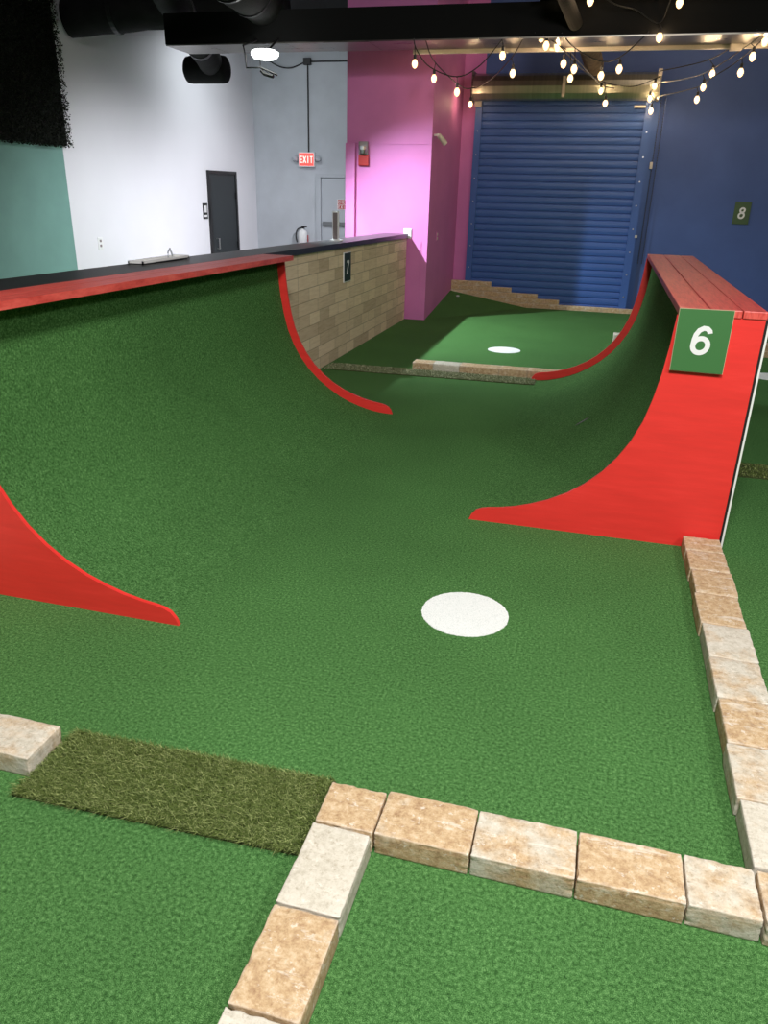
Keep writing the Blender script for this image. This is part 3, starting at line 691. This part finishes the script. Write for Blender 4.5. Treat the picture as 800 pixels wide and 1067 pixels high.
# row beyond, seen left and right of the right ramp
for i in range(8):
    xa = 0.225 + i*0.27
    lb = {0: 'pale stone peeking out behind the curved lip of the right ramp'}.get(i, 'tan stone of the row behind the right ramp, %s' % ('just right of the pale end stone', 'by its far end', 'near its middle', 'past its middle', 'towards the right picture edge', 'seen at the right picture edge', 'last towards the right')[i-1])
    paver(xa, xa + 0.266, 9.82, 9.99, lb, (0.1, .5, .6, .4, .6, .5, .6, .5)[i], seed=80+i, div=3, group='stones of the row behind the right ramp')
for i in range(8):
    xa = 0.225 + i*0.27 - (0.0 if i == 0 else 0.12)
    xb = 0.36 if i == 0 else xa + 0.266
    paver(xa, xb, 9.825, 9.985, 'upper layer %s stone of the two-layer row behind the right ramp' % ordn0[i], (0.1, .5, .4, .6, .5, .5, .6, .5)[i], z0=0.0755, seed=95+i, div=3, group='stones of the row behind the right ramp')
# stepped courses against the back wall
ends = [2.6, -0.61, -0.955, -1.38, -1.71]
nm = ['bottom', 'second', 'third', 'fourth', 'top']
ordn = ['first', 'second', 'third', 'fourth', 'fifth', 'sixth', 'seventh', 'eighth', 'ninth', 'tenth', 'eleventh', 'twelfth', 'thirteenth', 'fourteenth', 'fifteenth', 'sixteenth', 'seventeenth', 'eighteenth', 'nineteenth', 'twentieth']
rs = random.Random(5)
for c, xe in enumerate(ends):
    segs = [-2.365]; x = -2.365 + (0.15 if c % 2 else 0.27)
    while x < xe - 0.14: segs.append(x); x += 0.27
    segs.append(xe)
    for k in range(len(segs)-1):
        paver(segs[k], segs[k+1], 12.835, 12.876 if c else 12.876, '%s stone from the left in the %s course of the steps at the shutter' % (ordn[k], nm[c]), rs.uniform(0.5, 0.8), h=0.0745, z0=0.075*c,
              seed=100 + c*20 + k, div=2, group='stepped stones at the back wall', rough=0.8)
# ------------------------------------------------------------------ long grass strips
def grass_strip(label, corners, n, hmin, hmax, bladem, seed, wid=0.0016):
    """corners: near-left, near-right, far-right, far-left"""
    rr = random.Random(seed); c = [Vector((*p, 0)) for p in corners]; cen = sum(c, Vector())/4
    t = thing('long_grass_strip', label, 'grass strip', cen)
    bm = new_bm(); prism(bm, [(p.x, p.y) for p in c], 'z', -0.001, 0.006); rel(obj('mat_backing', bm, MATB), t)
    vs = []; fs = []
    for i in range(n):
        u, v = rr.random(), rr.random()
        p = (c[0]*(1-u) + c[1]*u)*(1-v) + (c[3]*(1-u) + c[2]*u)*v; p.z = 0.004
        a = rr.uniform(0, 2*PI); lean = rr.uniform(0.3, 1.3); hh = rr.uniform(hmin, hmax)
        d = Vector((math.cos(a) - 0.3, math.sin(a) - 0.5, 0)); s = Vector((-math.sin(a), math.cos(a), 0)) * wid
        m1 = p + d*hh*lean*0.35 + Vector((0, 0, hh*0.6)); tip = p + d*hh*lean*1.0 + Vector((0, 0, hh*rr.uniform(0.6, 1.0)))
        b = len(vs); vs += [p - s, p + s, m1 + s*0.8, m1 - s*0.8, tip]; fs += [(b, b+1, b+2, b+3), (b+3, b+2, b+4)]
    me = bpy.data.meshes.new('grass_blades'); me.from_pydata([tuple(q) for q in vs], [], fs); me.materials.append(bladem)
    o = bpy.data.objects.new('grass_blades', me); COL.objects.link(o); rel(o, t); o['kind'] = 'stuff'
grass_strip('olive brown long grass strip lying beside the small orange corner stone', ((-1.505, 1.435), (-0.60, 1.47), (-0.60, 1.77), (-1.50, 1.74)), 36000, 0.014, 0.028, BLADE, 1, 0.001)
grass_strip('pale long grass strip along the front of the far stone row', ((-2.62, 7.33), (-0.50, 7.40), (-0.50, 7.66), (-2.62, 7.63)), 16000, 0.008, 0.016, BLADEP, 2, 0.003)
grass_strip('dark long grass strip seen past the right ramp at the picture edge', ((0.81, 5.24), (2.6, 5.27), (2.6, 5.58), (0.81, 5.54)), 12000, 0.007, 0.015, BLADE, 3, 0.003)
# small pale tee marker lying on the sloped turf
tm = lathe(new_bm(), [(0.022, 0.0), (0.028, 0.006), (0.022, 0.02)], (-2.17, 12.42, 0.165), 10)
tag(obj('tee_marker', tm, GREYD), 'tiny pale marker lying on the dark turf slope in the corner', 'marker')

# ------------------------------------------------------------------ string lights
def at(px, py, y):
    c = (px - CW/2, py - CH/2, F); d = [sum(AX[i][k]*c[k] for k in range(3)) for i in range(3)]; s = y/d[1]
    return Vector((d[0]*s, y, 1.7 + d[2]*s))
def lights(label, path, bulbs):
    P = [at(*p) for p in path]
    t = thing('string_light', label, 'string lights', P[0], 0, None)
    C_ = catmull(P, 6); rel(obj('cord', tube(new_bm(), C_, 0.0065, 5), BLACK), t)
    for (px, py) in bulbs:
        best = min(C_, key=lambda q: abs(project(q)[0] - px) + 0.3*abs(project(q)[1] - (py - 14)))
        y = best.y; b = at(px, py, y)
        rel(obj('socket', lathe(new_bm(), [(0.013, 0.03), (0.017, 0.038), (0.017, 0.075), (0.008, 0.085)], b, 8), BLACK), t)
        g = obj('bulb', lathe(new_bm(), [(0.004, -0.055), (0.021, -0.044), (0.033, -0.016), (0.032, 0.004), (0.016, 0.032)], b, 12), BULB, smooth=True); rel(g, t)
        fl_ = obj('filament', lathe(new_bm(), [(0.004, -0.022), (0.010, -0.012), (0.010, 0.004), (0.004, 0.012)], b, 8), FILA); fl_.parent = g
        dist = (best - b).length
        if dist > 0.09: rel(obj('drop_wire', tube(new_bm(), [b + Vector((0, 0, 0.08)), best], 0.005, 5), BLACK), t)
MT = list(zip(*AX))
def project(q):
    d = Vector((q.x, q.y, q.z - 1.7)); c = [sum(MT[i][k]*d[k] for k in range(3)) for i in range(3)]
    return (CW/2 + F*c[0]/c[2], CH/2 + F*c[1]/c[2])
lights('string of warm bulbs sagging in front of the pink corner under the beam', [(431, 40, 9.58), (434, 52, 9.6), (448, 70, 9.7), (476, 80, 9.8), (500, 68, 9.7), (523, 41, 9.58)], [(432, 65.5), (476, 95), (523.5, 57)])
lights('string of warm bulbs running from the pink corner to the left hood end', [(443, 40, 9.6), (451, 62, 10), (470, 82, 11), (484, 92, 12), (495, 91, 12.6)], [(452, 81), (490, 108)])
lights('string of warm bulbs from the beam down to the left hood end', [(546, 38, 9.6), (533, 60, 10.2), (512, 82, 11.5), (495, 92, 12.6)], [(534, 75.5)])
lights('string of warm bulbs sloping down over the middle of the silver hood', [(557, 34, 9.6), (570, 41, 9.8), (592, 53, 10.3), (604, 66, 11), (626, 88, 12.2), (640, 92, 12.5)], [(564, 38), (580.5, 47.5), (594, 81), (626, 94)])
lights('string of warm bulbs sagging across the brown flexible duct', [(585, 34, 9.6), (599, 50, 9.7), (627, 64, 9.8), (648, 58, 9.7), (676, 33, 9.6)], [(598, 71), (626, 78), (645, 71)])
lights('string of warm bulbs from the beam centre to the right hood end', [(566, 36, 9.6), (585, 50, 10), (606, 72, 11), (630, 86, 12), (660, 90, 12.4), (687, 80, 12.6)], [(569, 46.5), (587, 65.5), (630.5, 107), (682, 89)])
lights('uppermost string of warm bulbs rising from the right hood end to the beam', [(688, 74, 12.6), (739, 62, 11.2), (777, 38, 10), (789, 31, 9.6)], [(742, 76), (677, 102), (687, 38)] [:1])
lights('middle string of warm bulbs rising from the right hood end', [(688, 86, 12.6), (732, 77, 11.5), (782, 45, 10), (800, 30, 9.6)], [(732.6, 90), (784, 58), (677, 102)])
lights('lowest string of warm bulbs rising from the right hood end', [(684, 101, 12.6), (726, 91, 11.7), (741, 81, 11.2), (768, 64, 10.6), (800, 36, 9.7), (812, 22, 9.55)], [(726, 103), (771.5, 74.6), (797, 42), (678, 115)])
lights('short string of warm bulbs looped on the face of the black beam', [(612, -14, 9.2), (640, 4, 9.4), (662, 10, 9.55), (687, 24, 9.57), (700, -4, 9.3), (708, -12, 9.2)], [(687, 38), (708, 2), (615, 0)])
